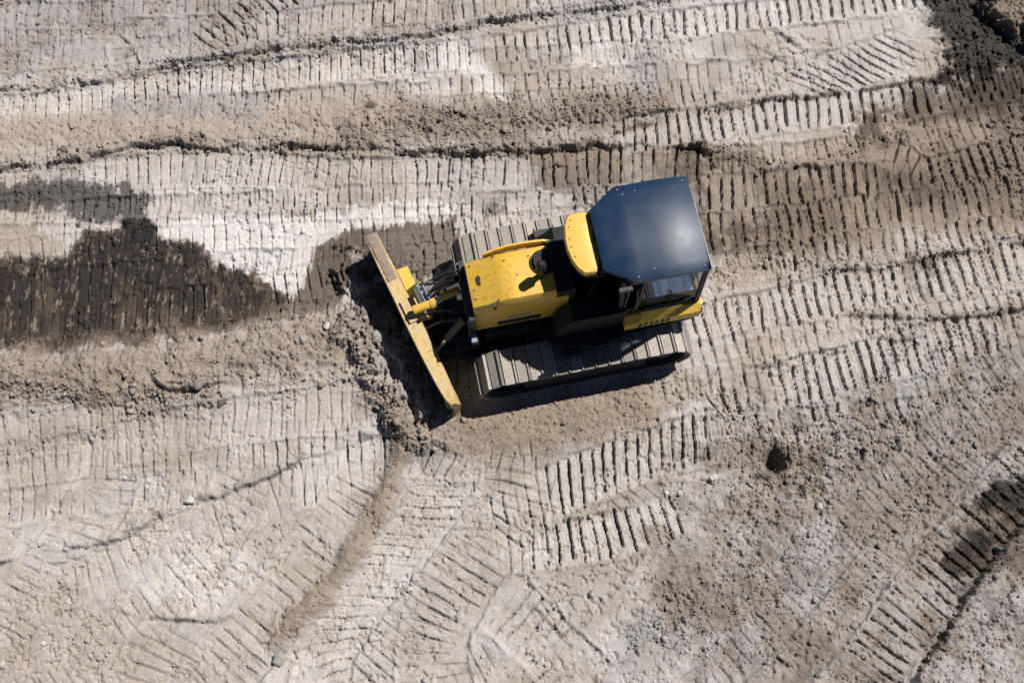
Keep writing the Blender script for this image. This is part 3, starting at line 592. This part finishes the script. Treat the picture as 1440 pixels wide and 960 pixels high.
# --- cab
ZR = 3.0
def hexa(xr, xm, xf, wr, wf): return [(xr, -wr), (xm, -wr), (xf, -wf), (xf, wf), (xm, wr), (xr, wr)]
bm = bmesh.new(); prism_z(bm, hexa(-1.93, -.66, -.18, .74, .44), 1.12, 1.55); cab = obj('cab', bm, M['matte'], dz, bevel=.02)
for (x, y) in ((-1.90, .73), (-.66, .70), (-.20, .42)):
    for s in (1, -1):
        bm = bmesh.new(); tube(bm, [(x, s*y, 1.5), (x+(.05 if x < -.5 else -.20), s*(y-.03), ZR-.12)], .045, 8); obj('pillar', bm, M['black'], cab)
def pane(name, a, b, z0=1.57, z1=2.86, tw=.02):
    bm = bmesh.new(); a = Vector((*a, 0)); b = Vector((*b, 0)); n_ = (b-a).normalized().cross(Vector((0, 0, 1)))*.006
    loft(bm, [[a+n_+Vector((0,0,z0)), b+n_+Vector((0,0,z0)), b-n_+Vector((0,0,z0)), a-n_+Vector((0,0,z0))], [a+n_+Vector((0,0,z1)), b+n_+Vector((0,0,z1)), b-n_+Vector((0,0,z1)), a-n_+Vector((0,0,z1))]])
    return obj(name, bm, M['glass'], cab)
pane('rear_window', (-1.77, -.64), (-1.77, .64)); pane('windshield', (-.24, -.36), (-.24, .36), 1.57, 2.6)
for s in (1, -1): pane('side_window', (-1.84, s*.71), (-.96, s*.71)); pane('front_quarter_window', (-.61, s*.67), (-.23, s*.445))
for s in (1, -1):
    bm = bmesh.new(); box(bm, -.94, -.90, s*.69, s*.735, 1.5, 2.88); box(bm, -.72, -.69, s*.69, s*.735, 1.5, 2.88); box(bm, -.90, -.72, s*.70, s*.73, 1.5, 1.66); box(bm, -.90, -.72, s*.70, s*.73, 2.80, 2.88)
    bm2 = obj('door_frame', bm, M['black'], cab)
bm = bmesh.new(); tube(bm, curve([(-.82, .76, 1.7), (-.83, .82, 2.0), (-.83, .82, 2.3), (-.82, .75, 2.6)]), .014, 8); obj('grab_handle', bm, M['steel'], cab, True)
bm = bmesh.new(); box(bm, -1.35, -.85, -.27, .27, 1.60, 1.76); box(bm, -1.45, -1.30, -.26, .26, 1.72, 2.36); box(bm, -1.25, -.85, -.42, -.32, 1.85, 1.95); box(bm, -1.25, -.85, .32, .42, 1.85, 1.95); obj('operator_seat', bm, M['seat'], dz, bevel=.03)
bm = bmesh.new(); prism_z(bm, [(-1.82,.40),(-1.82,.66),(-1.50,.66),(-1.47,.58),(-1.40,.58),(-1.38,.66),(-1.12,.66),(-1.02,.45),(-1.10,.38),(-1.42,.36),(-1.45,.40)], 1.552, 1.80); obj('window_light_block', bm, M['light_patch'], dz, bevel=.02)  # invented block, its pale colour imitates light patches behind the side window
# roof: crowned plate with tapered front
def roof_loop(k, z): return [(x*1+0, y*k, z) for x, y in hexa(-1.88+(1-k)*1.0, -.755, -.32-(1-k)*.6, .76, .47)]
bm = bmesh.new()
outline = hexa(-1.88, -.755, -.33, .765, .47)
def rz(x, y): return ZR + .08*(1-(y/.77)**2) - .09*(max(0, -1.2-x)/.65)**2 - (.07*max(0, (x+.755)/.43))
xs = [-1.88,-1.872,-1.75,-1.6,-1.4,-1.2,-1.0,-.85,-.755,-.62,-.48,-.36,-.33]; ys = np.linspace(-1, 1, 17); ys = np.sign(ys)*np.abs(ys)**.8
hw_ = lambda x: .765 if x <= -.755 else .765+(.47-.765)*(x+.755)/.425
top = [[bm.verts.new((x, hw_(x)*t, rz(x, hw_(x)*t)-(.010 if abs(t) > .999 or x in (-1.88, -.33) else 0))) for t in ys] for x in xs]
for a, b in zip(top[:-1], top[1:]):
    for k in range(16): bm.faces.new((a[k], a[k+1], b[k+1], b[k]))
ring = [top[0][k] for k in range(17)]+[top[i][16] for i in range(1, 13)]+[top[12][k] for k in range(15, -1, -1)]+[top[i][0] for i in range(11, 0, -1)]
low = [bm.verts.new((v.co.x*.995-.004, v.co.y*.985, ZR-.14)) for v in ring]
for k in range(len(ring)): k2 = (k+1) % len(ring); bm.faces.new((ring[k], ring[k2], low[k2], low[k]))
bm.faces.new(low[::-1]); roof = obj('cab_roof', bm, M['roof'], dz, True)
for x, y in ((-.80,-.70),(-.86,-.60),(-1.05,-.62),(-.80,.70),(-1.05,.62),(-1.8,-.68),(-1.8,.69)):
    bm = bmesh.new(); tube(bm, [(x, y, rz(x, y)-.01), (x, y, rz(x, y)+.01)], .011, 8); obj('roof_bolt', bm, M['glint_bolt'], roof)
bm = bmesh.new(); box(bm, -1.899, -1.884, -.30, .74, ZR-.12, ZR-.05); obj('roof_edge_glint', bm, M['glint_bolt'], roof, bevel=.005)  # light strip added to imitate the sun glint along the rear edge
bm = bmesh.new(); box(bm, -.5, -.7, .775, .83, ZR-.2, ZR-.1); obj('roof_lamp', bm, M['black'], roof, bevel=.01)
# yellow visor in front of the roof
VZ = 2.88
vis = [P(*q, VZ) for q in ((797,304),(804,299),(824,297),(829,304),(832,320),(834,335),(840,344),(843,356),(843,374),(839,383),(823,385),(813,378),(804,366),(797,350),(794,336),(793,316))]
vis = [(float((np.array(q)-ORG)@U), float((np.array(q)-ORG)@V)) for q in vis]
bm = bmesh.new(); ce = (sum(p[0] for p in vis)/len(vis), sum(p[1] for p in vis)/len(vis))
loft(bm, [[(x, y, VZ-.10) for x, y in vis], [(x, y, VZ-.03) for x, y in vis], [(ce[0]+(x-ce[0])*.93, ce[1]+(y-ce[1])*.96, VZ) for x, y in vis], [(ce[0]+(x-ce[0])*.55, ce[1]+(y-ce[1])*.6, VZ+.012) for x, y in vis]])
visor = obj('cab_visor', bm, M['yellow_bright'], dz, True)
bm = bmesh.new(); prism_z(bm, [(ce[0]+(x-ce[0])*1.06-.02, ce[1]+(y-ce[1])*1.04) for x, y in vis], VZ-.14, VZ-.102); obj('visor_seal', bm, M['black'], visor)
for k, q in enumerate((3, 12, 13, 14, 15, 0)):
    bm = bmesh.new(); x = ce[0]+(vis[q][0]-ce[0])*.72; y = ce[1]+(vis[q][1]-ce[1])*.82; tube(bm, [(x, y, VZ-.01), (x, y, VZ+.013)], .012, 8); obj('visor_bolt', bm, M['steel'], visor)
# rear fuel tank and side panels below the cab
bm = bmesh.new(); prism_z(bm, [(-2.01,-.74),(-1.88,-.84),(-1.88,.84),(-2.01,.78)], .95, 1.40); tank = obj('fuel_tank', bm, M['yellow'], dz, bevel=.04)
for s in (1, -1):
    bm = bmesh.new(); loft(bm, [[(x, s*.735, 1.16), (x, s*.91, 1.16), (x, s*.90, 1.38), (x, s*.78, 1.47), (x, s*.735, 1.47)] for x in (-1.95, -.72)]); pn = obj('side_panel', bm, M['yellow'], dz)
    bm = bmesh.new()
    for k in range(6): box(bm, -1.45+k*.09, -1.40+k*.09, s*.905, s*.918, 1.20, 1.33)
    obj('vent_slots', bm, M['steel'], pn)
# --- blade, push frame and cylinders
bA = Vector((3.00, -1.66)); bB = Vector((2.175, 1.46)); bt = (bB-bA).normalized(); bn = Vector((bt.y, -bt.x))
if bn.x < 0: bn = -bn
BH = .90
prof = [(.12,BH),(.135,BH-.02),(.06,.72),(.0,.50),(.01,.32),(.07,.12),(.04,.12),(-.06,.20),(-.10,.45),(-.12,.66),(-.12,BH-.05),(-.10,BH)]
def bp(s, n_, z): q = bA+bt*s+bn*n_; return (q.x, q.y, z)
BL = (bB-bA).length
bm = bmesh.new(); loft(bm, [[bp(s, n_*(k if z > .8 else 1), z-dd) for n_, z in prof] for s, k, dd in ((0,.8,.03),(.10,.9,.01),(.6,1,0),(1.2,1,0),(1.7,1.06,0),(2.2,1.05,0),(2.8,.95,0),(BL-.12,.75,.01),(BL,.3,.10))]); blade = obj('blade', bm, M['yellow_dirty'], dz, True)
bm = bmesh.new(); loft(bm, [[bp(s, .075, .16), bp(s, .10, .16), bp(s, .13, -.02), bp(s, .10, -.02)] for s in (.02, BL-.02)]); obj('cutting_edge', bm, M['steel'], blade)
for s in (.0, BL-.2):
    bm = bmesh.new(); loft(bm, [[bp(t, .08, .26), bp(t, .135, .26), bp(t, .16, -.03), bp(t, .10, -.03)] for t in (s, s+.2)]); obj('end_bit', bm, M['steel'], blade)
# mud caked on the top edge of the far half
bm = bmesh.new(); rr = random.Random(5); LL = []
for k in range(26):
    s = .02+k*.036; h_ = .012+.018*rr.random(); LL.append([bp(s, -.118+.012*rr.random(), BH-.03), bp(s, .118+.015*rr.random(), BH-.02), bp(s, .07, BH+h_), bp(s, -.07, BH+h_*.8)])
loft(bm, LL); obj('caked_mud', bm, M['soilcap'], blade, True)
def uv(px, py, z): q = np.array(P(px, py, z))-ORG; return Vector((float(q@U), float(q@V), z))
# bracket plate and centre pivot on the back of the blade
c = uv(568, 393, .88)
q = Vector((c.x, c.y))-bA; s_ = q.dot(bt)
bm = bmesh.new()
loft(bm, [[bp(s_-.19, -.32, z), bp(s_+.15, -.30, z), bp(s_+.19, -.125, z), bp(s_-.21, -.125, z)] for z in (.50, .88)])
obj('blade_bracket', bm, M['yellow_bright'], blade, bevel=.015)
bm = bmesh.new(); a = uv(577, 437, .92); q = Vector((a.x, a.y))-bA; sp = q.dot(bt)
loft(bm, [[bp(sp-.21, -.24, z), bp(sp+.20, -.24, z), bp(sp+.20, .06, z), bp(sp-.21, .06, z)] for z in (BH+.005, BH+.05)]); loft(bm, [[bp(sp-.21, -.125, z), bp(sp-.17, -.125, z), bp(sp-.17, -.34, z), bp(sp-.21, -.34, z)] for z in (.7, BH+.09)]); loft(bm, [[bp(sp+.16, -.125, z), bp(sp+.20, -.125, z), bp(sp+.20, -.34, z), bp(sp+.16, -.34, z)] for z in (.7, BH+.09)])
pv = obj('blade_pivot', bm, M['yellow_dirty'], blade, bevel=.01)
bm = bmesh.new(); p0 = Vector(bp(sp-.24, -.22, 1.10)); p1 = Vector(bp(sp+.23, -.22, 1.10)); tube(bm, [p0, p1], .04, 14); obj('pivot_pin', bm, M['steel'], pv, True)
bm = bmesh.new(); tube(bm, [uv(582, 436, 1.08), uv(611, 426, 1.14)], .075, 18); tube(bm, [uv(607, 427.5, 1.13), uv(613, 425.5, 1.15)], .09, 18); cy = obj('tilt_cylinder', bm, M['yellow_bright'], dz, True)
bm = bmesh.new(); tube(bm, [uv(612, 426, 1.14), uv(634, 414, 1.22)], .035, 14); obj('cylinder_rod', bm, M['chrome'], cy, True)
bm = bmesh.new(); tube(bm, [uv(620, 418, 1.2), uv(645, 408, 1.3)], .07, 14); obj('cylinder_clevis', bm, M['yellow'], cy, True, )
for dx in (0, 9):
    bm = bmesh.new(); tube(bm, [uv(585+dx, 402, 1.0), uv(600+dx*.8, 428, 1.0)], .03, 12); obj('hydraulic_pipe', bm, M['chrome'], dz, True)
bm = bmesh.new(); tube(bm, [uv(604, 445, .85), uv(604, 441, 1.0)], .055, 14); obj('pin_cap', bm, M['yellow_bright'], dz, True)
for s in (-1, 1):
    bm = bmesh.new(); a = Vector((1.75, s*.34, 1.55)); b = Vector((2.28, s*.50, .72)); tube(bm, [a, a+(b-a)*.62], .06, 16); cyl = obj('lift_cylinder', bm, M['black'], dz, True)
    bm = bmesh.new(); tube(bm, [a+(b-a)*.62, b], .03, 12); obj('cylinder_rod', bm, M['chrome'], cyl, True)
# C-shaped push frame
bm = bmesh.new()
for s in (-1, 1): loft(bm, [[(x, s*(y-.07), .28), (x, s*(y+.07), .28), (x, s*(y+.07), .52), (x, s*(y-.07), .52)] for x, y in ((.3, .66), (1.8, .66), (2.15, .52), (2.42, .15))])
box(bm, 1.98, 2.45, -.40, .40, .30, .55); obj('push_frame', bm, M['black'], dz, bevel=.02)
bm = bmesh.new(); box(bm, 2.05, 2.36, -.55, -.05, .55, .72); obj('manifold', bm, M['steel'], dz, bevel=.02)
hoses = [[(600,412,.9),(590,405,1.0),(584,414,.95)], [(650,385,1.35),(628,392,1.5),(612,402,1.3),(602,415,1.0)], [(652,388,1.35),(634,400,1.5),(618,408,1.25),(606,420,1.0)], [(648,395,1.2),(625,396,1.1),(600,400,.95),(590,400,.85)], [(645,440,1.2),(622,436,1.2),(600,440,1.0),(586,448,.85)], [(648,450,1.2),(620,452,1.1),(600,462,.8)], [(655,380,1.2),(630,384,.95),(610,392,.8),(598,398,.8)]]
for h in hoses:
    bm = bmesh.new(); tube(bm, curve([uv(*q) for q in h]), .022, 10); obj('hydraulic_hose', bm, M['rubber'], dz, True)

# ------------------------------------------------------------------ single stones and clods that stand out
def stone(px, py, r, m, label, name='stone', cat='stone', flat=.65, seed=0):
    rr = random.Random(seed+int(px*3+py)); bm = bmesh.new(); bmesh.ops.create_icosphere(bm, subdivisions=2, radius=1)
    ax = Vector((rr.uniform(-1,1), rr.uniform(-1,1), rr.uniform(-1,1))); k1, k2 = rr.uniform(.8, 1.25), rr.uniform(.8, 1.2)
    for v in bm.verts:
        c_ = v.co.copy(); q = 1+.22*math.sin(3*c_.dot(ax)+rr.random()*.5)+.14*(rr.random()-.5)+.15*math.sin(5*c_.x+px)
        v.co = Vector((c_.x*k1*q*r, c_.y*k2*q*r, c_.z*flat*q*r))
    o = obj(name, bm, M[m]); x, y = P(px, py); o.location = (x, y, gz(x, y)+r*flat*.35); o.rotation_euler = (0, 0, rr.random()*6); o['label'] = label; o['category'] = cat
for a in (
 (310,566,.075,'stone_d','dark moist clod below the tan windrow at its lower edge left of the blade','soil_clod','clod'),
 (430,483,.085,'stone_g','pale grey stone on the tan windrow a little left of the blade spoil'),
 (462,462,.07,'stone_w','whitish stone on top of the tan windrow nearest the blade'),
 (175,671,.045,'stone_w','bright white pebble on pale ground below the left tan windrow'),
 (268,703,.07,'stone_w','whitish flat stone beside the crack line at lower left'),
 (60,904,.035,'stone_w','small white pebble on the tan patch near the lower left corner'),
 (343,934,.03,'stone_w','tiny white pebble near the bottom edge left of centre'),
 (394,927,.085,'stone_g','grey stone with a shadow at the foot of the curved tan strip'),
 (522,868,.045,'stone_w','white pebble between two curving track lanes at bottom centre'),
 (577,828,.05,'stone_w','white pebble right of the curving lane below the blade'),
 (937,693,.05,'stone_w','left of two white pebbles above the vertical grooves below the machine'),
 (956,691,.05,'stone_w','right of two white pebbles above the vertical grooves below the machine'),
 (723,112,.055,'stone_w','bright white pebble on the smooth patch at top centre'),
 (388,557,.055,'stone_g','grey stone at the lower foot of the windrow left of the blade'),
 (452,541,.06,'stone_t','tan clod at the windrow foot close to the blade spoil','soil_clod','clod'),
 (320,84,.085,'stone_d','dark clod on the broken ridge at the upper left','soil_clod','clod'),
 (90,214,.10,'stone_d','dark clod on the long curved ridge near the left edge','soil_clod','clod'),
 (523,153,.085,'stone_d','dark clod beside the clumpy windrow at top centre','soil_clod','clod'),
 (1152,712,.06,'stone_w','pale stone on the loose rough ground at lower right'),
 (1003,672,.05,'stone_w','small pale pebble right of the deep grooves below the machine'),
 (1265,464,.055,'stone_d','dark clod between two track lanes right of the machine','soil_clod','clod'),
 (536,478,.11,'stone_g','large pale clod on the spoil heap at the blade face, the upper one','soil_clod','clod'),
 (543,508,.10,'stone_g','large pale clod in the middle of the spoil heap at the blade face','soil_clod','clod'),
 (596,582,.08,'stone_g','pale clod at the lower tip of the spoil heap by the blade end','soil_clod','clod'),
 (1100,922,.05,'stone_g','grey pebble at the lower right near the bottom edge'),
): stone(*a)
